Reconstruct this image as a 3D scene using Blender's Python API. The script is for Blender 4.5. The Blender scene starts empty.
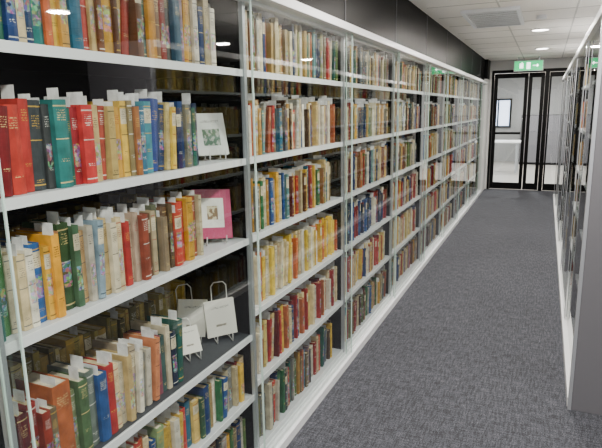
import bpy, math, random, colorsys
from mathutils import Matrix, Vector
random.seed(7)
scene = bpy.context.scene
COL = scene.collection

# ---------------------------------------------------------------- helpers
def lin(c):
    return tuple((x/12.92 if x <= 0.04045 else ((x+0.055)/1.055)**2.4) for x in c)
def hx(s):
    return lin(tuple(int(s[i:i+2], 16)/255 for i in (0, 2, 4)))

def new_mat(name):
    m = bpy.data.materials.new(name); m.use_nodes = True
    return m, m.node_tree, m.node_tree.nodes['Principled BSDF']

def pmat(name, col, rough=0.5, metal=0.0, noise=0.0, nscale=40, bump=0.0, emit=None, estr=0.0, spec=0.5):
    m, nt, b = new_mat(name)
    c = hx(col) if isinstance(col, str) else col
    b.inputs['Base Color'].default_value = (*c, 1)
    b.inputs['Roughness'].default_value = rough
    b.inputs['Metallic'].default_value = metal
    b.inputs['Specular IOR Level'].default_value = spec
    if noise or bump:
        tc = nt.nodes.new('ShaderNodeTexCoord')
        n = nt.nodes.new('ShaderNodeTexNoise'); n.inputs['Scale'].default_value = nscale
        n.inputs['Detail'].default_value = 4
        nt.links.new(tc.outputs['Object'], n.inputs['Vector'])
        if noise:
            r = nt.nodes.new('ShaderNodeMapRange')
            r.inputs['To Min'].default_value = 1-noise; r.inputs['To Max'].default_value = 1+noise
            nt.links.new(n.outputs['Fac'], r.inputs['Value'])
            mx = nt.nodes.new('ShaderNodeVectorMath'); mx.operation = 'SCALE'
            mx.inputs[0].default_value = c
            nt.links.new(r.outputs['Result'], mx.inputs['Scale'])
            nt.links.new(mx.outputs['Vector'], b.inputs['Base Color'])
        if bump:
            bp = nt.nodes.new('ShaderNodeBump'); bp.inputs['Strength'].default_value = bump
            bp.inputs['Distance'].default_value = 0.002
            nt.links.new(n.outputs['Fac'], bp.inputs['Height'])
            nt.links.new(bp.outputs['Normal'], b.inputs['Normal'])
    if emit:
        b.inputs['Emission Color'].default_value = (*(hx(emit) if isinstance(emit, str) else emit), 1)
        b.inputs['Emission Strength'].default_value = estr
    return m

def glass_mat(name, base=0.06, tint=(0.93, 0.97, 0.95), gain=0.8):
    m = bpy.data.materials.new(name); m.use_nodes = True
    nt = m.node_tree; nt.nodes.clear()
    out = nt.nodes.new('ShaderNodeOutputMaterial')
    tr = nt.nodes.new('ShaderNodeBsdfTransparent'); tr.inputs['Color'].default_value = (*tint, 1)
    gl = nt.nodes.new('ShaderNodeBsdfGlossy'); gl.inputs['Roughness'].default_value = 0.015
    lw = nt.nodes.new('ShaderNodeLayerWeight'); lw.inputs['Blend'].default_value = 0.5
    p = nt.nodes.new('ShaderNodeMath'); p.operation = 'POWER'; p.inputs[1].default_value = 5
    ma = nt.nodes.new('ShaderNodeMath'); ma.operation = 'MULTIPLY_ADD'
    ma.inputs[1].default_value = gain; ma.inputs[2].default_value = base
    nt.links.new(lw.outputs['Facing'], p.inputs[0]); nt.links.new(p.outputs[0], ma.inputs[0])
    mx = nt.nodes.new('ShaderNodeMixShader')
    nt.links.new(ma.outputs[0], mx.inputs['Fac'])
    nt.links.new(tr.outputs[0], mx.inputs[1]); nt.links.new(gl.outputs[0], mx.inputs[2])
    nt.links.new(mx.outputs[0], out.inputs['Surface'])
    return m

def obj_from(name, verts, faces, mat=None, parent=None, smooth=False):
    me = bpy.data.meshes.new(name); me.from_pydata(verts, [], faces); me.update()
    o = bpy.data.objects.new(name, me); COL.objects.link(o)
    if mat: me.materials.append(mat)
    if parent: o.parent = parent
    if smooth:
        for p in me.polygons: p.use_smooth = True
    return o

BF = [(0,3,2,1),(4,5,6,7),(0,1,5,4),(1,2,6,5),(2,3,7,6),(3,0,4,7)]
def boxes(name, bl, mat, parent=None, bevel=0.0):
    V, F = [], []
    for (x0,x1,y0,y1,z0,z1) in bl:
        n = len(V)
        V += [(x0,y0,z0),(x1,y0,z0),(x1,y1,z0),(x0,y1,z0),(x0,y0,z1),(x1,y0,z1),(x1,y1,z1),(x0,y1,z1)]
        F += [tuple(i+n for i in f) for f in BF]
    o = obj_from(name, V, F, mat, parent)
    if bevel:
        md = o.modifiers.new('bevel', 'BEVEL'); md.width = bevel; md.segments = 2; md.limit_method = 'ANGLE'
    return o

def empty(name, loc=(0,0,0)):
    e = bpy.data.objects.new(name, None); COL.objects.link(e); e.location = loc; e.empty_display_size = 0.1
    return e

def tube(name, pts, r, mat, parent=None, cyclic=False):
    cu = bpy.data.curves.new(name, 'CURVE'); cu.dimensions = '3D'
    sp = cu.splines.new('POLY'); sp.points.add(len(pts)-1)
    for i, p in enumerate(pts): sp.points[i].co = (*p, 1)
    sp.use_cyclic_u = cyclic
    cu.bevel_depth = r; cu.bevel_resolution = 3; cu.materials.append(mat)
    o = bpy.data.objects.new(name, cu); COL.objects.link(o)
    if parent: o.parent = parent
    return o

def disc(name, r, z0, z1, mat, parent=None, seg=40, rin=0.0, loc=(0,0)):
    V, F = [], []
    for i in range(seg):
        a = 2*math.pi*i/seg; c, s = math.cos(a), math.sin(a)
        V += [(loc[0]+r*c, loc[1]+r*s, z0), (loc[0]+r*c, loc[1]+r*s, z1)]
        if rin: V += [(loc[0]+rin*c, loc[1]+rin*s, z0), (loc[0]+rin*c, loc[1]+rin*s, z1)]
    k = 4 if rin else 2
    for i in range(seg):
        j = (i+1) % seg
        F.append((k*i, k*j, k*j+1, k*i+1))
        if rin:
            F.append((k*i+2, k*i+3, k*j+3, k*j+2))
            F.append((k*i, k*i+2, k*j+2, k*j)); F.append((k*i+1, k*j+1, k*j+3, k*i+3))
    if not rin:
        F.append(tuple(2*i for i in range(seg))[::-1]); F.append(tuple(2*i+1 for i in range(seg)))
    return obj_from(name, V, F, mat, parent)

# ---------------------------------------------------------------- materials
M_white = pmat('white_powdercoat', 'EEF1F5', 0.35, noise=0.02)
M_shelf = pmat('shelf_light_grey', 'C6CBD2', 0.4, noise=0.03)
M_alu = pmat('brushed_aluminium', 'B9BDC4', 0.3, 0.5, noise=0.03)
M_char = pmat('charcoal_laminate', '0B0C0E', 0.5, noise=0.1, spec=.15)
M_black = pmat('black_satin_panel', '020203', 0.35, spec=.03)
M_blackm = pmat('black_frame_metal', '060607', 0.4, spec=.15)
M_dark_mat = pmat('slate_shelf_liner', '34383F', 0.6, noise=0.08)
M_grey = pmat('grey_end_panel', '6A6A70', 0.5, noise=0.03)
M_wallw = pmat('white_wall_paint', 'DADADA', 0.7, noise=0.02, bump=0.05)
M_wallg = pmat('grey_wall_paint', 'A8AAAC', 0.7, noise=0.03)
M_walld = pmat('wall_darkened_for_glass', '34353A', 0.7, noise=0.03)  # for the unseen right wall, darkened to cut haze mirrored in the glass
M_glass = glass_mat('cabinet_glass', .11, gain=.82)
M_dglass = glass_mat('door_glass', 0.08, (0.85, 0.9, 0.92), 0.7)
M_gedge = pmat('glass_edge_green', 'C4DCD4', 0.2)
M_wire = pmat('white_easel_wire', 'E8E8E6', 0.3)
M_lamp = pmat('lamp_diffuser', 'FFFFFF', 0.5, emit='FFFAF2', estr=18)
M_green = pmat('exit_sign_green', '10B070', 0.4, emit='10C070', estr=1.6)
M_signw = pmat('exit_sign_white', 'FFFFFF', 0.4, emit='EFFFF5', estr=3.0)
M_bluish_glow = pmat('bluish_glow', 'FFFFFF', 0.5, emit='C8DCFF', estr=3.0)  # glow for the panel added in the far room
M_vinyl = pmat('pale_vinyl_floor', 'B0AEAA', 0.3, noise=.05)

def carpet_mat():
    m, nt, b = new_mat('grey_loop_carpet')
    N, L = nt.nodes, nt.links
    tc = N.new('ShaderNodeTexCoord')
    def noise(scale, vec, det=2):
        mp = N.new('ShaderNodeMapping'); mp.inputs['Scale'].default_value = vec
        L.new(tc.outputs['Object'], mp.inputs['Vector'])
        n = N.new('ShaderNodeTexNoise'); n.inputs['Scale'].default_value = scale; n.inputs['Detail'].default_value = det
        L.new(mp.outputs[0], n.inputs['Vector']); return n
    fine = noise(170, (1,1,1), 3)
    dash = noise(1, (95, 14, 1), 2)
    dash2 = noise(1, (12, 90, 1), 2)
    big = noise(1.3, (1,1,1), 2)
    def ramp(n, lo, hi, a, c):
        r = N.new('ShaderNodeMapRange'); r.inputs['From Min'].default_value = lo; r.inputs['From Max'].default_value = hi
        r.inputs['To Min'].default_value = a; r.inputs['To Max'].default_value = c
        L.new(n.outputs['Fac'], r.inputs['Value']); return r
    def mul(a, c):
        q = N.new('ShaderNodeMath'); q.operation = 'MULTIPLY'; L.new(a.outputs[0], q.inputs[0]); L.new(c.outputs[0], q.inputs[1]); return q
    v = mul(mul(ramp(fine, .3, .7, .3, 1.75), ramp(dash, .4, .6, .78, 1.22)), mul(ramp(dash2, .4, .6, .82, 1.18), ramp(big, .3, .7, .92, 1.06)))
    s = N.new('ShaderNodeVectorMath'); s.operation = 'SCALE'; s.inputs[0].default_value = hx('4A4C53')
    L.new(v.outputs[0], s.inputs['Scale']); L.new(s.outputs[0], b.inputs['Base Color'])
    b.inputs['Roughness'].default_value = 0.95
    b.inputs['Specular IOR Level'].default_value = 0.2
    bp = N.new('ShaderNodeBump'); bp.inputs['Strength'].default_value = 0.7; bp.inputs['Distance'].default_value = 0.003
    L.new(fine.outputs['Fac'], bp.inputs['Height']); L.new(bp.outputs[0], b.inputs['Normal'])
    return m
M_carpet = carpet_mat()

def ceil_mat():
    m, nt, b = new_mat('mineral_fibre_tile')
    N, L = nt.nodes, nt.links
    tc = N.new('ShaderNodeTexCoord')
    v = N.new('ShaderNodeTexVoronoi'); v.inputs['Scale'].default_value = 90
    L.new(tc.outputs['Object'], v.inputs['Vector'])
    r = N.new('ShaderNodeMapRange'); r.inputs['From Min'].default_value = .1; r.inputs['From Max'].default_value = .3
    r.inputs['To Min'].default_value = .85; r.inputs['To Max'].default_value = 1
    L.new(v.outputs['Distance'], r.inputs['Value'])
    s = N.new('ShaderNodeVectorMath'); s.operation = 'SCALE'; s.inputs[0].default_value = hx('F8F5F0')
    L.new(r.outputs[0], s.inputs['Scale']); L.new(s.outputs[0], b.inputs['Base Color'])
    b.inputs['Roughness'].default_value = 0.9
    return m
M_ceil = ceil_mat()

def book_mat():
    m, nt, b = new_mat('book_cloth_and_jackets')
    N, L = nt.nodes, nt.links
    def attr(n):
        a = N.new('ShaderNodeAttribute'); a.attribute_name = n; return a
    col, ink, rnd = attr('Col'), attr('Ink'), attr('rnd')
    uv = N.new('ShaderNodeUVMap'); uv.uv_map = 'UVMap'
    sp = N.new('ShaderNodeSeparateXYZ'); L.new(uv.outputs[0], sp.inputs[0])
    def math_(op, a, c=None, d=None):
        q = N.new('ShaderNodeMath'); q.operation = op
        for i, x in enumerate((a, c, d)):
            if x is None: continue
            if isinstance(x, (int, float)): q.inputs[i].default_value = x
            else: L.new(x, q.inputs[i])
        return q.outputs[0]
    U, V, R = sp.outputs['X'], sp.outputs['Y'], rnd.outputs['Fac']
    def band(c, w):
        return math_('COMPARE', V, c, w)
    cb = N.new('ShaderNodeCombineXYZ')
    L.new(math_('MULTIPLY', U, 9.0), cb.inputs[0]); L.new(math_('MULTIPLY', V, 70.0), cb.inputs[1]); L.new(math_('MULTIPLY', R, 97.0), cb.inputs[2])
    n = N.new('ShaderNodeTexNoise'); n.inputs['Scale'].default_value = 1.0; n.inputs['Detail'].default_value = 1.0
    L.new(cb.outputs[0], n.inputs['Vector'])
    let = math_('GREATER_THAN', n.outputs['Fac'], 0.5)
    line = math_('GREATER_THAN', math_('SINE', math_('MULTIPLY', V, 230.0)), 0.0)
    ucen = math_('COMPARE', U, 0.5, 0.32)
    tcen = math_('MULTIPLY_ADD', R, 0.08, 0.76)
    title = band(tcen, 0.07)
    author = band(math_('MULTIPLY_ADD', R, 0.25, 0.10), 0.022)
    txt = math_('MULTIPLY', math_('MULTIPLY', let, line), math_('MULTIPLY', ucen, math_('MAXIMUM', title, author)))
    r2 = math_('FRACT', math_('MULTIPLY', R, 13.7))
    bands = math_('MAXIMUM', math_('MAXIMUM', band(0.93, 0.008), band(0.06, 0.008)), band(0.56, 0.006))
    bands = math_('MULTIPLY', bands, math_('GREATER_THAN', r2, 0.5))
    bands = math_('MULTIPLY', bands, math_('COMPARE', U, 0.5, 0.5))
    r3 = math_('FRACT', math_('MULTIPLY', R, 57.1))
    lab = math_('MULTIPLY', math_('MULTIPLY', band(0.80, 0.10), math_('COMPARE', U, 0.5, 0.5)), math_('GREATER_THAN', r3, 0.82))
    mixl = N.new('ShaderNodeMix'); mixl.data_type = 'RGBA'
    L.new(lab, mixl.inputs['Factor']); L.new(col.outputs['Color'], mixl.inputs['A']); mixl.inputs['B'].default_value = (.72, .64, .46, 1)
    mask = math_('MULTIPLY', math_('MAXIMUM', txt, bands), 0.75)
    mix = N.new('ShaderNodeMix'); mix.data_type = 'RGBA'
    inkd = N.new('ShaderNodeMix'); inkd.data_type = 'RGBA'
    L.new(lab, inkd.inputs['Factor']); L.new(ink.outputs['Color'], inkd.inputs['A']); inkd.inputs['B'].default_value = (.05, .03, .03, 1)
    L.new(mask, mix.inputs['Factor']); L.new(mixl.outputs['Result'], mix.inputs['A']); L.new(inkd.outputs['Result'], mix.inputs['B'])
    vo = N.new('ShaderNodeTexVoronoi'); vo.inputs['Scale'].default_value = 1.0
    cb2 = N.new('ShaderNodeCombineXYZ')
    L.new(math_('MULTIPLY', U, 3.5), cb2.inputs[0]); L.new(math_('MULTIPLY', V, 26.0), cb2.inputs[1]); L.new(math_('MULTIPLY', R, 51.0), cb2.inputs[2])
    L.new(cb2.outputs[0], vo.inputs['Vector'])
    pic = math_('MULTIPLY', band(math_('MULTIPLY_ADD', r2, 0.15, 0.34), 0.15), math_('GREATER_THAN', math_('FRACT', math_('MULTIPLY', R, 31.3)), 0.6))
    pic = math_('MULTIPLY', pic, math_('COMPARE', U, 0.5, 0.40))
    pic = math_('MULTIPLY', pic, 0.55)
    sq = N.new('ShaderNodeVectorMath'); sq.operation = 'MULTIPLY'
    L.new(vo.outputs['Color'], sq.inputs[0]); L.new(vo.outputs['Color'], sq.inputs[1])
    hs = N.new('ShaderNodeHueSaturation'); hs.inputs['Saturation'].default_value = .75
    L.new(sq.outputs[0], hs.inputs['Color'])
    mix2 = N.new('ShaderNodeMix'); mix2.data_type = 'RGBA'
    L.new(pic, mix2.inputs['Factor']); L.new(mix.outputs['Result'], mix2.inputs['A']); L.new(hs.outputs[0], mix2.inputs['B'])
    tc = N.new('ShaderNodeTexCoord')
    w = N.new('ShaderNodeTexNoise'); w.inputs['Scale'].default_value = 28; w.inputs['Detail'].default_value = 5
    L.new(tc.outputs['Object'], w.inputs['Vector'])
    mr = N.new('ShaderNodeMapRange'); mr.inputs['From Min'].default_value = .3; mr.inputs['From Max'].default_value = .7
    mr.inputs['To Min'].default_value = .65; mr.inputs['To Max'].default_value = 1.15
    L.new(w.outputs['Fac'], mr.inputs['Value'])
    s = N.new('ShaderNodeVectorMath'); s.operation = 'SCALE'
    L.new(mix2.outputs['Result'], s.inputs[0]); L.new(mr.outputs[0], s.inputs['Scale'])
    L.new(s.outputs[0], b.inputs['Base Color'])
    b.inputs['Roughness'].default_value = 0.5
    b.inputs['Specular IOR Level'].default_value = 0.3
    return m
M_book = book_mat()

# ---------------------------------------------------------------- camera (calibrated from vanishing points)
F = 549.0
c = Vector((246, 117, -F)).normalized()
vx = 44.0; vy = (F*F + 246*vx)/117
n = -Vector((vx, -vy, -F)).normalized()
X = c.cross(n)
R = Matrix((X, c, n))
cam_d = bpy.data.cameras.new('camera'); cam = bpy.data.objects.new('camera', cam_d); COL.objects.link(cam)
cam.matrix_world = Matrix.Translation((0, 0, 1.5)) @ R.to_4x4()
cam_d.sensor_fit = 'HORIZONTAL'; cam_d.sensor_width = 36; cam_d.lens = F*36/602
cam_d.clip_start = 0.02
scene.camera = cam

# ---------------------------------------------------------------- room shell
CZ = 2.33
END = 10.85
boxes('floor', [(-1.62, 2.7, -2.6, END+.06, -0.1, 0.0)], M_carpet)
boxes('floor_office', [(-1.62, 2.7, END+.06, END+6, -0.1, 0.0)], M_vinyl)
boxes('ceiling', [(-1.62, 2.7, -2.6, END+6, CZ, CZ+0.1)], M_ceil)
grid = []
for k in range(-5, 28):
    y = 0.1+0.6*k
    if -2.5 < y < END+5.9: grid.append((-0.98, 2.6, y-0.007, y+0.007, CZ-0.003, CZ))
for k in range(0, 6):
    x = -0.42+0.6*k
    grid.append((x-0.007, x+0.007, -2.5, END-0.06, CZ-0.004, CZ))
boxes('trim_ceiling_grid', grid, pmat('ceiling_grid_white', 'C8C6C2', .6))
boxes('wall_left', [(-1.72, -1.58, -2.6, END+6, 0, CZ)], M_wallw)
boxes('wall_right', [(2.6, 2.7, -2.6, END+6, 0, CZ)], M_walld)
boxes('wall_rear', [(-1.62, 2.7, -2.7, -2.6, 0, .5), (-1.62, -1.4, -2.7, -2.6, .5, CZ), (2.5, 2.7, -2.7, -2.6, .5, CZ), (-1.4, 2.5, -2.7, -2.6, 2.25, CZ)], M_wallg)  # opening in this unseen wall is made up to let fill light in
boxes('added_rear_opening_frame', [(-1.4, 2.5, -2.69, -2.61, .5, .55), (-1.4, 2.5, -2.69, -2.61, 2.2, 2.25)] + [(x, x+.05, -2.69, -2.61, .55, 2.2) for x in (-1.4, -.12, 1.18, 2.45)], M_blackm)  # frame around the added opening behind the camera
boxes('wall_end', [(-1.58, -0.95, END, END+0.12, 0, CZ), (0.30, 2.6, END, END+0.12, 0, CZ), (-0.95, 0.30, END, END+0.12, 2.16, CZ)], M_wallw)
boxes('wall_pilaster', [(-1.58, -0.985, 10.42, END, 0, 2.0)], M_wallw)

# ---------------------------------------------------------------- left bookcase
GX1, GX2, SF, BX = -1.005, -1.025, -1.05, -1.50
TOP = 1.945
UP = [-1.5, -0.37, 0.75] + [0.75+1.12*k for k in range(1, 9)] + [10.40]
case = empty('glass_fronted_bookcase')
reg = [0.06, 0.376, 0.692, 1.008, 1.324, 1.655]
bay1 = [0.06, 0.33, 0.60, 1.008, 1.324, 1.655]
boxes('back_panel', [(BX-0.02, BX, UP[0], UP[-1], 0.02, TOP)], M_char, case)
boxes('plinth', [(BX, -1.052, UP[0], UP[-1], 0.0, 0.035)], M_white, case)
boxes('bottom_track', [(-1.052, -0.985, UP[0], UP[-1], 0.0, 0.030), (-0.992, -0.985, UP[0], UP[-1], 0.03, 0.042),
      (-1.019, -1.011, UP[0], UP[-1], 0.03, 0.042), (-1.047, -1.038, UP[0], UP[-1], 0.03, 0.042)], M_white, case)
boxes('top_track', [(-1.06, -0.978, UP[0], UP[-1], TOP-0.035, TOP), (-1.06, -1.035, UP[0], UP[-1], TOP-0.05, TOP-0.035)], M_white, case, 0.002)
boxes('top_cover', [(BX, -1.0, UP[0], UP[-1], TOP, TOP+0.012)], M_white, case)
boxes('partitions', [(BX, SF-0.012, y-0.012, y+0.012, 0.03, TOP-0.01) for y in UP], M_char, case)
boxes('upright_fronts', [(SF-0.012, SF+0.006, y-0.010, y+0.010, 0.03, TOP-0.03) for y in UP], M_alu, case, 0.001)
sh, lip, und = [], [], []
for i in range(len(UP)-1):
    zs = bay1 if i == 2 else reg
    for z in zs:
        sh.append((BX, SF-0.004, UP[i]+0.013, UP[i+1]-0.013, z-0.008, z))
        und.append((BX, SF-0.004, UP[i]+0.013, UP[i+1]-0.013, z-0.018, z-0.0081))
        lip.append((SF-0.004, SF, UP[i]+0.011, UP[i+1]-0.011, z-0.024, z+0.001))
boxes('shelves', sh, M_shelf, case)
boxes('shelf_underside_shade', und, M_char, case)  # charcoal sheets paint in the shade under each shelf
boxes('shelf_lips', lip, M_white, case)
boxes('shelf_liner', [(BX, SF-0.01, UP[2]+0.02, UP[3]-0.014, 0.6001, 0.602)], M_dark_mat, case)
gv, gf, ge = [], [], []
for i in range(len(UP)-1):
    gx = GX1 if i % 2 else GX2
    y0, y1 = UP[i]-0.02, UP[i+1]+0.02
    k = len(gv)
    gv += [(gx, y0, 0.035), (gx, y1, 0.035), (gx, y1, TOP-0.035), (gx, y0, TOP-0.035)]
    gf.append((k, k+1, k+2, k+3))
    for y in (y0, y1): ge.append((gx-0.003, gx+0.003, y-0.002, y+0.002, 0.035, TOP-0.035))
obj_from('sliding_glass', gv, gf, M_glass, case)
boxes('glass_edges', ge, M_gedge, case)
bulk = empty('black_bulkhead')
bp = []
for i in range(len(UP)-1):
    bp.append((-1.06, -1.04, UP[i]+0.004, UP[i+1]-0.004, TOP+0.012, CZ))
boxes('panels', bp, M_black, bulk)
boxes('backing', [(-1.5, -1.062, UP[0], END, TOP+0.012, CZ)], M_blackm, bulk)
boxes('seams', [(-1.062, -1.036, y-0.003, y+0.003, TOP+0.012, CZ) for y in UP[1:-1]], M_grey, bulk)
boxes('end_panel', [(-1.062, -0.99, 10.42, END, 2.0, CZ)], M_blackm, bulk)

# ---------------------------------------------------------------- books
PAL = ['8E1F24','A32A2A','6E1A20','C0443A','B0603C','1E3A6E','27508C','1B2A48','2F6E8C','5F8F90','1F5A50','2C6B45','3E7040','55703A','7A8050','8A9068',
       'B89A5C','C8AE78','D6C39A','E2D6BA','E8E2D2','D9A53A','E0B848','B88A40','8A5A34','6A4428','4A3424','8C8C86','A8A8A0','5A6068','3A3E44','8A7080','D8D0C0','C4B48E','A0523A','7A6A50','C8BC9A','DCD0AC','A89878']
PAGE = hx('CDBD96'); PAGE2 = hx('E0D6BC'); SLIP = hx('F6F7FA')
def mute(s, k=1.0):
    r, g, b_ = (int(s[i:i+2], 16)/255 for i in (0, 2, 4))
    h, l, sa = colorsys.rgb_to_hls(r, g, b_)
    return lin(colorsys.hls_to_rgb(h, l, min(1, sa*k)))
class Books:
    def __init__(s): s.V=[]; s.F=[]; s.C=[]; s.I=[]; s.U=[]; s.R=[]
    def face(s, idx, col, ink, rnd, uv=None):
        s.F.append(idx); s.R.append(rnd)
        for k in range(len(idx)):
            s.C += [*col, 1.0]; s.I += [*ink, 1.0]
            s.U += list(uv[k]) if uv else [-5.0, -5.0]
    def box(s, x0,x1,y0,y1,z0,z1, T, col, ink, rnd):
        k = len(s.V)
        for p in [(x0,y0,z0),(x1,y0,z0),(x1,y1,z0),(x0,y1,z0),(x0,y0,z1),(x1,y0,z1),(x1,y1,z1),(x0,y1,z1)]:
            s.V.append(T(p))
        for f in BF: s.face(tuple(i+k for i in f), col, ink, rnd)
    def book(s, T, th, h, d, col, ink, slip=False):
        rnd = random.random(); bt = min(0.0025, th*0.15)
        bulge = min(0.006, th*0.18)
        s.box(-d, 0, 0, bt, 0, h, T, col, ink, rnd)
        s.box(-d, 0, th-bt, th, 0, h, T, col, ink, rnd)
        pg = PAGE if random.random() < .6 else PAGE2
        s.box(-d+0.004, -0.001, bt, th-bt, 0.003, h-0.004, T, pg, ink, rnd)
        k = len(s.V); n_ = 5
        for i in range(n_):
            t = i/(n_-1); y = th*t; x = bulge*math.sin(math.pi*(0.08+0.84*t))-bulge*0.25
            s.V.append(T((x, y, 0))); s.V.append(T((x, y, h)))
        s.V.append(T((-0.002, 0, 0))); s.V.append(T((-0.002, 0, h)))
        s.V.append(T((-0.002, th, 0))); s.V.append(T((-0.002, th, h)))
        for i in range(n_-1):
            a = k+2*i; u0, u1 = i/(n_-1), (i+1)/(n_-1)
            s.face((a, a+2, a+3, a+1), col, ink, rnd, [(u0,0),(u1,0),(u1,1),(u0,1)])
        s.face(tuple([k+2*i+1 for i in range(n_)] + [k+2*n_+3, k+2*n_+1]), col, ink, rnd)
        if slip:
            y = th*random.uniform(.3,.7); w = random.uniform(.03,.055); xs = -random.uniform(.006,.028)
            hh = h+random.uniform(.014,.036)
            s.box(xs-w, xs, y, y+0.0006, h-0.03, hh, T, SLIP, ink, 0)
    def row(s, xf, y0, y1, z, maxh, cols=None, slip=0.7, hb=0.195, hv=0.02, th=(0.014,0.036)):
        y = y0; i = 0; lean = 0.0
        while True:
            if cols and i < len(cols):
                q = cols[i]; cc = q[0] if isinstance(q, tuple) else q
                t = q[1] if isinstance(q, tuple) else random.uniform(*th)
                h = hb + (q[2] if isinstance(q, tuple) and len(q) > 2 else random.uniform(-hv, hv))
            else:
                cc = random.choice(PAL); t = random.uniform(*th); h = hb+random.uniform(-hv, hv)
            h = min(h, maxh)
            if random.random() < .18: lean = random.choice([0, 0.03, 0.06, 0.10])
            if y+t+h*math.sin(lean) > y1: break
            base = mute(cc); j = random.uniform(.75, 1.12)
            base = tuple(min(1, v*j) for v in base)
            lum = sum(base)/3
            ik = hx(random.choice(['E8D090','F0F0E8','D8B048']) if lum < .3 else random.choice(['202020','101828','A02020','204060']))
            ca, sa = math.cos(lean), math.sin(lean)
            xo = xf - random.uniform(0, 0.026)
            def T(p, y=y, xo=xo, ca=ca, sa=sa):
                return (xo+p[0], y+p[1]*ca+p[2]*sa, z+0.0008+p[2]*ca-p[1]*sa+0.036*sa)
            s.book(T, t, h, random.uniform(.12,.145), base, ik, random.random() < slip)
            y += t/ca+0.0008
            if lean and random.random() < .35: y += h*sa*0.9; lean = 0.0
            i += 1
    def build(s, name, flip=None):
        me = bpy.data.meshes.new(name)
        me.from_pydata(s.V, [], s.F)
        a = me.color_attributes.new('Col', 'FLOAT_COLOR', 'CORNER'); a.data.foreach_set('color', s.C)
        a = me.color_attributes.new('Ink', 'FLOAT_COLOR', 'CORNER'); a.data.foreach_set('color', s.I)
        a = me.attributes.new('rnd', 'FLOAT', 'FACE'); a.data.foreach_set('value', s.R)
        uv = me.uv_layers.new(name='UVMap'); uv.data.foreach_set('uv', s.U)
        me.materials.append(M_book); me.update()
        o = bpy.data.objects.new(name, me); COL.objects.link(o)
        return o

XF = -1.068
y0, y1 = UP[2]+0.016, UP[3]-0.02
A_c = ['C8A23A','6E7A40','A83030','3A6048','2A6A58','1E3A6E','D6C39A','20406A','2C7A78','C06038','E0B84A','D0A050','8A5A34','2F6E8C','B8443A','C8AE78','7A4A2A','D9A53A','5A3A28','B89A5C','A33A2A','6A4428','3F6A60','C48A30','8C6A50','8A3A34','4A4A48','3A5A70']
B_c = [('27508C',.026),('8E1F24',.030),('7A1C22',.026),('B83A30',.034,.0),('C8403A',.026),('3A4044',.034,.01),('4A4E50',.020),('2F7A78',.040,.012),('2C6B60',.020),
       ('A83038',.024),('C03A3A',.036,.0),('C8AE78',.026),('C0503A',.022),('B8A060',.024),('D9A53A',.030),('E0B84A',.024),('8A7A50',.020),('A86A34',.02),('2F6E8C',.022),
       ('3F8FA0',.03,.01),('1E3A7E',.034,.018),('24406E',.028,.0),('C8B47A',.02),('D9B850',.018),('1B2A58',.024,-.01),('26406E',.026),('7A7A70',.02),('5A6068',.02)]
C_c = [('2F6E6C',.018,.03),('3E7040',.03,.025),('E2D6BA',.022,-.01),('D6C39A',.022),('E8E2D2',.02),('2F5E9C',.030,.0),('D9A53A',.018),('E0A030',.022),('C48A60',.02),('3E5A38',.034,.03),('4A6A50',.02,.02),
       ('C4A070',.024,.0),('D8D0C0',.02),('8AA0B0',.02),('C8AE78',.022),('E2D6BA',.022),('D6C39A',.02),('B89A7A',.02),('A8302C',.022),('E2D6BA',.018),('C8AE98',.022),('9A4A34',.026),('6A4428',.024),('B0A080',.02),('5A6048',.024,.02),('8C7A60',.02),('7A5A3A',.02),('5A4A3A',.02)]
D_c = [('4A3424',.03),('6E1A20',.028),('8E2A28',.026),('9A3A2A',.024),('7A6A50',.02),('B0623A',.055,.03),('8A9A70',.02),('4E6A48',.03,.01),('7A8880',.03,.02),('27508C',.034,.0),('A83030',.03,.01),('D6C39A',.022),('E2D6BA',.024,-.01),
       ('C8AE78',.02),('B8A890',.024),('E8E2D2',.018),('8C8C86',.022),('D8D0C0',.022),('D88A60',.02),('8A4A5A',.02),('3E5A58',.022),('E2D6BA',.02)]
E_c = ['8E1F24','A83030','C8403A','D6C39A','E8E2D2','27508C','A83030','6E1A20','E2D6BA','2F6E8C','C8AE78','D9A53A','8E1F24','3E7040','E8E2D2','B8443A','C06038','D6C39A','27508C','8AA070','E0B84A','D9B850','E8E2D2','E0B84A','C8403A','2F6E8C','E0C070','3A6048']
OL = ['B0A050','8A8048','C8B060','A89050','6A6438','D0C080','7A6A40','C0A048']
def onerow(*a, **k):
    B = Books(); B.row(*a, **k); B.build('shelved_books')
onerow(XF, y0, y1-0.10, 1.655, 0.25, A_c, .3, .2)
onerow(XF, y0, 1.62, 1.324, 0.255, B_c, .85, .2, .013)
onerow(XF, y0, 1.61, 1.008, 0.255, C_c, .85, .195, .022)
onerow(XF, y0, 1.46, 0.602, 0.33, D_c, .85, .2, .024)
onerow(XF, y0, y1, 0.33, 0.22, E_c, .7, .175, .018)
onerow(XF, y0, y1, 0.06, 0.22, None, .7, .18, .015)
for z in (0.602, 1.008):
    onerow(XF-0.25, y0, y1-0.01, z, 0.25, [random.choice(OL) for _ in range(60)], .3, .2, .015)

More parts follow.
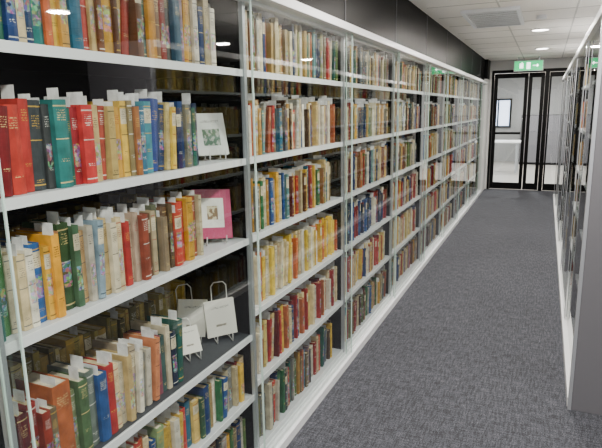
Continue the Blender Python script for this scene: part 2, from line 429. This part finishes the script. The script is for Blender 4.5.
CREAM = ['E2D6BA','E8E2D2','D6C39A','E0B84A','D9C070','E8D8A0','C8AE78','C8403A','D8D0C0','A83030','E0C878','C4B48E']
for i in range(len(UP)-1):
    if i in (0, 2): continue
    B = Books()
    ya, yb = UP[i]+0.016, UP[i+1]-0.018
    for r, z in enumerate(reg):
        cols = None; hb = random.uniform(.19, .22)
        if i == 3 and r == 2: cols = [random.choice(['E8C850','E8E2D2','E0B840','E8D8A0','D6C39A','E2D6BA','D06A38']) for _ in range(60)]
        elif i == 4 and r == 2: cols = [random.choice(['1E3A6E','27508C','E8E2D2','8E1F24','1B2A48']) for _ in range(60)]
        elif i >= 3 and r in (1, 2): cols = [random.choice(CREAM+PAL[:6]) for _ in range(60)]
        yy = yb if random.random() < .6 else yb-random.uniform(.03,.10)
        B.row(XF, ya, yy, z, 0.255, cols, .75, hb, .026, (0.013, 0.030))
    B.build('shelved_books')

# ---------------------------------------------------------------- displayed books on wire easels
def cover_mat(name, base, pc1, pc2, frame=None, small=False):
    m, nt, b = new_mat(name)
    N, L = nt.nodes, nt.links
    tc = N.new('ShaderNodeTexCoord'); sp = N.new('ShaderNodeSeparateXYZ'); L.new(tc.outputs['Generated'], sp.inputs[0])
    def cmp(o, c_, w):
        q = N.new('ShaderNodeMath'); q.operation = 'COMPARE'; L.new(o, q.inputs[0]); q.inputs[1].default_value = c_; q.inputs[2].default_value = w; return q.outputs[0]
    def mul(a, c_):
        q = N.new('ShaderNodeMath'); q.operation = 'MULTIPLY'; L.new(a, q.inputs[0]); L.new(c_, q.inputs[1]); return q.outputs[0]
    def mix(f, a, c_):
        q = N.new('ShaderNodeMix'); q.data_type = 'RGBA'; L.new(f, q.inputs['Factor'])
        for nm, x in (('A', a), ('B', c_)):
            if isinstance(x, tuple): q.inputs[nm].default_value = (*x, 1)
            else: L.new(x, q.inputs[nm])
        return q.outputs['Result']
    n_ = N.new('ShaderNodeTexNoise'); n_.inputs['Scale'].default_value = 9; n_.inputs['Detail'].default_value = 5
    L.new(tc.outputs['Generated'], n_.inputs['Vector'])
    g = N.new('ShaderNodeMath'); g.operation = 'GREATER_THAN'; L.new(n_.outputs['Fac'], g.inputs[0]); g.inputs[1].default_value = .52
    pic = mix(g.outputs[0], hx(pc1), hx(pc2))
    cur = hx(base)
    if frame:
        cur = mix(mul(cmp(sp.outputs['Y'], .5, .3), cmp(sp.outputs['Z'], .52, .3)), cur, hx(frame))
        cur = mix(mul(cmp(sp.outputs['Y'], .5, .14), cmp(sp.outputs['Z'], .52, .14)), cur, pic)
    else:
        if small: cur = mix(mul(cmp(sp.outputs['Y'], .5, .18), cmp(sp.outputs['Z'], .3, .03)), cur, pic)
        else: cur = mix(mul(cmp(sp.outputs['Y'], .5, .28), cmp(sp.outputs['Z'], .42, .2)), cur, pic)
        w = N.new('ShaderNodeTexNoise'); w.inputs['Scale'].default_value = 40; L.new(tc.outputs['Generated'], w.inputs['Vector'])
        g2 = N.new('ShaderNodeMath'); g2.operation = 'GREATER_THAN'; L.new(w.outputs['Fac'], g2.inputs[0]); g2.inputs[1].default_value = .55
        cur = mix(mul(g2.outputs[0], mul(cmp(sp.outputs['Y'], .5, .3), cmp(sp.outputs['Z'], .8, .03))), cur, hx('606068'))
    L.new(cur, b.inputs['Base Color']); b.inputs['Roughness'].default_value = .4
    return m

M_paper = pmat('page_paper', 'E6DCC0', .8, noise=.04)
def displayed(x, y, z, w, h, yaw, tilt, mat, th=0.014, loop=1.0, roll=0.0):
    root = empty('displayed_book', (x, y, z))
    root.rotation_euler = (0, 0, yaw)
    off = 0.02
    rot = Matrix.Rotation(-tilt, 4, 'Y') @ Matrix.Rotation(roll, 4, 'X')
    cov = boxes('cover', [(-0.0025, 0, -w/2, w/2, 0, h), (-th, -th+0.0025, -w/2, w/2, 0, h), (-th, 0, -w/2-0.002, -w/2, 0, h)], mat, root)
    pg = boxes('page_block', [(-th+0.0025, -0.0025, -w/2, w/2-0.004, 0.003, h-0.003)], M_paper, root)
    for o in (cov, pg): o.matrix_local = Matrix.Translation((0, 0, off)) @ rot
    e = root
    t = math.tan(tilt); a = w*0.26; zt = off+h*loop
    def bk(zz): return -th-0.006-t*(zz-off)
    tube('easel_wire', [(0.03, -a, off+0.014), (0.03, -a, 0.003), (bk(off), -a, 0.003), (bk(off), -a, off), (bk(zt-.015), -a, zt-.015), (bk(zt), -a*.6, zt), (bk(zt), a*.6, zt), (bk(zt-.015), a, zt-.015),
         (bk(off), a, off), (bk(off), a, 0.003), (0.03, a, 0.003), (0.03, a, off+0.014)], 0.0021, M_wire, e)
    tube('easel_strut', [(bk(off), -a, 0.003), (bk(off)-.09, -a*.5, 0.003), (bk(off)-.09, a*.5, 0.003), (bk(off), a, 0.003)], 0.0018, M_wire, e)
c1 = cover_mat('cover_botanic', 'E4E8E6', '5A7A68', 'B0B8B0')
c2 = cover_mat('cover_pink', 'B8406E', '806850', 'D8D0B0', 'EFEFEA')
c3 = cover_mat('cover_cream', 'F4F2EA', '9A9488', 'E0DCD0', small=True)
displayed(-1.13, 1.765, 1.3248, .12, .16, -.6, .3, c1, loop=.9)
displayed(-1.13, 1.735, 1.0088, .15, .19, -.65, .28, c2, loop=.9, roll=-.08)
displayed(-1.13, 1.765, 0.6028, .12, .145, -.75, .12, c3, loop=1.45, roll=.05)
displayed(-1.24, 1.70, 0.6028, .12, .15, -.6, .2, c3, loop=1.35, roll=-.2)
displayed(-1.15, 1.58, 0.6028, .08, .10, -.6, .5, c3, loop=1.1)

# ---------------------------------------------------------------- right cabinet
rc = empty('glass_display_cabinet')
RX, RY0, RY1 = 0.20, 2.85, 10.2
ru = [RY0+0.02]+[RY0+1.225*k for k in range(1, 7)]
boxes('end_panel', [(RX+0.012, 0.72, RY0, RY0+0.03, 0.0, TOP)], M_grey, rc, 0.002)
boxes('end_panel_edge', [(RX-0.004, RX+0.012, RY0-0.002, RY0+0.03, 0.0, TOP)], M_alu, rc, 0.001)
boxes('back_panel', [(0.70, 0.72, RY0+0.03, RY1, 0.0, TOP)], M_char, rc)
boxes('far_panel', [(RX+0.03, 0.72, RY1-0.03, RY1, 0.0, TOP)], M_grey, rc)
boxes('base_rail', [(RX-0.006, RX+0.06, RY0+0.03, RY1, 0.0, 0.05), (RX+0.06, 0.70, RY0+0.03, RY1, 0, 0.035)], M_white, rc, 0.002)
boxes('top_rail', [(RX-0.006, 0.70, RY0+0.03, RY1, TOP-0.04, TOP)], M_white, rc, 0.002)
boxes('partitions', [(RX+0.05, 0.70, y-0.01, y+0.01, 0.03, TOP-0.04) for y in ru[1:-1]], M_char, rc)
boxes('upright_fronts', [(RX+0.040, RX+0.05, y-0.010, y+0.010, 0.03, TOP-0.04) for y in ru[1:]], M_blackm, rc)
rs = []
for i in range(len(ru)-1):
    for z in reg: rs.append((RX+0.055, 0.70, ru[i]+0.015, ru[i+1]-0.012, z-0.02, z))
boxes('shelves', rs, M_shelf, rc)
gv, gf, ge = [], [], []
for i in range(len(ru)-1):
    gx = RX+0.008 if i % 2 else RX+0.024
    ya, yb = ru[i]-(0 if i == 0 else .02), ru[i+1]+.02 if i < len(ru)-2 else ru[i+1]-.01
    ya = max(ya, RY0+0.031)
    k = len(gv); gv += [(gx, ya, .05), (gx, ya, TOP-.04), (gx, yb, TOP-.04), (gx, yb, .05)]; gf.append((k, k+1, k+2, k+3))
    for y in (ya, yb): ge.append((gx-.0025, gx+.0025, y-.002, y+.002, .05, TOP-.04))
obj_from('sliding_glass', gv, gf, M_glass, rc)
boxes('glass_edges', ge, M_alu, rc)
for i in range(len(ru)-1):
    B = Books()
    for z in reg:
        B.row(-(RX+0.075), ru[i]+.02, ru[i+1]-.02, z, .25, None if i % 2 else [random.choice(CREAM+OL) for _ in range(60)], .5, .2, .02)
    B.V = [(-v[0], v[1], v[2]) for v in B.V]
    B.build('shelved_books')

# ---------------------------------------------------------------- end doors
def leaf(name, xa, xb, fr=0.06):
    e = empty(name)
    ya, yb = END+0.03, END+0.07
    boxes('stiles', [(xa, xa+fr, ya, yb, 0.01, 2.10), (xb-fr, xb, ya, yb, 0.01, 2.10), (xa+fr, xb-fr, ya, yb, 2.02, 2.10), (xa+fr, xb-fr, ya, yb, 0.01, 0.13)], M_blackm, e, 0.002)
    k = [(xa+fr, END+.05, .13), (xb-fr, END+.05, .13), (xb-fr, END+.05, 2.02), (xa+fr, END+.05, 2.02)]
    obj_from('glass', k, [(0,1,2,3)], M_dglass, e)
    return e
boxes('door_frame', [(-0.95, -0.91, END-0.01, END+0.13, 0, 2.16), (0.26, 0.30, END-0.01, END+0.13, 0, 2.16), (-0.91, 0.26, END-0.01, END+0.13, 2.11, 2.16), (-0.06, 0.01, END-0.01, END+0.13, 0, 2.11)], M_blackm)
d1 = leaf('door_1', -0.905, -0.335)
tube('pull_handle', [(-0.40, END+.028, .95), (-0.40, END-.03, .95), (-0.40, END-.03, 1.30), (-0.40, END+.028, 1.30)], .012, M_alu, d1)
boxes('push_plate', [(-0.88, -0.345, END+.02, END+.032, 1.02, 1.06)], M_blackm, d1)
d2 = leaf('door_2', -0.325, -0.065)
w1 = leaf('window_1', 0.015, 0.255, 0.03)

# room beyond the doors
boxes('wall_far', [(-1.62, 2.7, END+5.9, END+6, 0, CZ)], M_wallg)
boxes('added_window', [(-1.55, -.95, END+5.86, END+5.9, 1.0, 1.7)], M_bluish_glow)  # glowing panel for a bluish light, made a window to brighten the room
boxes('added_window_frame', [(-1.58, -.92, END+5.83, END+5.9, 1.7, 1.75), (-1.58, -.92, END+5.83, END+5.9, .95, 1.0), (-.95, -.90, END+5.83, END+5.9, .95, 1.75), (-1.27, -1.23, END+5.83, END+5.9, 1.0, 1.7)], M_blackm)
tb = empty('office_table')
boxes('top', [(-1.4, -.5, 13.6, 14.3, .70, .735)], M_white, tb, .004)
boxes('legs', [(x, x+.05, y, y+.05, 0, .70) for x in (-1.35, -.6) for y in (13.65, 14.2)], M_alu, tb)
bc = empty('storage_cupboard')
boxes('carcass', [(-.6, .7, 15.9, 16.4, 0, 1.3)], M_char, bc, .003)
boxes('doors', [(-.59, .045, 15.885, 15.9, .06, 1.29), (.055, .69, 15.885, 15.9, .06, 1.29)], M_grey, bc, .003)
boxes('handles', [(.02, .03, 15.87, 15.885, .8, .95), (.07, .08, 15.87, 15.885, .8, .95)], M_alu, bc)

# ---------------------------------------------------------------- exit sign
ex = empty('exit_sign')
ey = 10.3
boxes('housing', [(-.56, -.10, ey, ey+.05, 2.10, 2.27)], M_white, ex, .004)
boxes('face', [(-.55, -.11, ey-.004, ey, 2.11, 2.26)], M_green, ex)
boxes('pictogram', [(-.47,-.41,ey-.007,ey-.004,2.145,2.225), (-.44,-.425,ey-.007,ey-.004,2.225,2.245), (-.36,-.30,ey-.007,ey-.004,2.13,2.24),
      (-.26,-.17,ey-.007,ey-.004,2.178,2.192), (-.20,-.185,ey-.007,ey-.004,2.16,2.21)], M_signw, ex)
boxes('brackets', [(-.50,-.48,ey+.015,ey+.035,2.27,CZ), (-.18,-.16,ey+.015,ey+.035,2.27,CZ)], M_alu, ex)

# ---------------------------------------------------------------- ceiling fittings
M_trimring = pmat('downlight_ring', 'F0F0F0', .3)
def lamp(x, y, r=0.085, power=22):
    e = empty('ceiling_downlight', (x, y, CZ))
    disc('ring', r+0.02, -0.012, 0.0, M_trimring, e, rin=r)
    disc('diffuser', r, -0.006, -0.001, M_lamp, e)
    ld = bpy.data.lights.new('downlight', 'AREA'); ld.shape = 'DISK'; ld.size = r*2; ld.energy = power
    ld.color = (1, .935, .85)
    lo = bpy.data.objects.new('bulb', ld); COL.objects.link(lo); lo.parent = e; lo.location = (0, 0, -0.02)
for y in (-1.9, 0.25, 2.4, 4.6, 6.8, 8.95): lamp(-0.12, y, power=50)
for y in (-1.5, 1.0, 3.5, 6.0, 8.5): lamp(1.6, y, power=32)
for x, y in ((-.5, 12.2), (1.2, 12.5), (-.5, 14.5), (1.2, 15)): lamp(x, y, power=80)
disc('small_ceiling_spot', .045, CZ-.03, CZ, M_white, loc=(-.1, 5.8))  # small dim ceiling spot, modelled as an unlit white disc
vent = empty('air_vent')
vb = []
cx, cy, hx_, hy_ = -.5, 5.65, .24, .5
z0, z1 = CZ-.03, CZ-.002
vb = [(cx-hx_, cx+hx_, cy-hy_, cy-hy_+.03, z0, z1), (cx-hx_, cx+hx_, cy+hy_-.03, cy+hy_, z0, z1), (cx-hx_, cx-hx_+.03, cy-hy_+.03, cy+hy_-.03, z0, z1), (cx+hx_-.03, cx+hx_, cy-hy_+.03, cy+hy_-.03, z0, z1)]
for k in range(1, 9):
    yy = cy-hy_+.03+k*.104
    vb.append((cx-hx_+.03, cx+hx_-.03, yy-.014, yy+.014, CZ-.024, CZ-.014))
boxes('louvres', vb, M_white, vent)
boxes('duct_shadow', [(cx-hx_+.03, cx+hx_-.03, cy-hy_+.03, cy+hy_-.03, CZ-.006, CZ-.002)], M_blackm, vent)  # black sheet stands in for the shadow behind the louvres

# ---------------------------------------------------------------- world (fill light through the added rear opening)
w = bpy.data.worlds.new('world'); scene.world = w; w.use_nodes = True
w.node_tree.nodes['Background'].inputs['Color'].default_value = (.95, .97, 1, 1)
w.node_tree.nodes['Background'].inputs['Strength'].default_value = 1.1
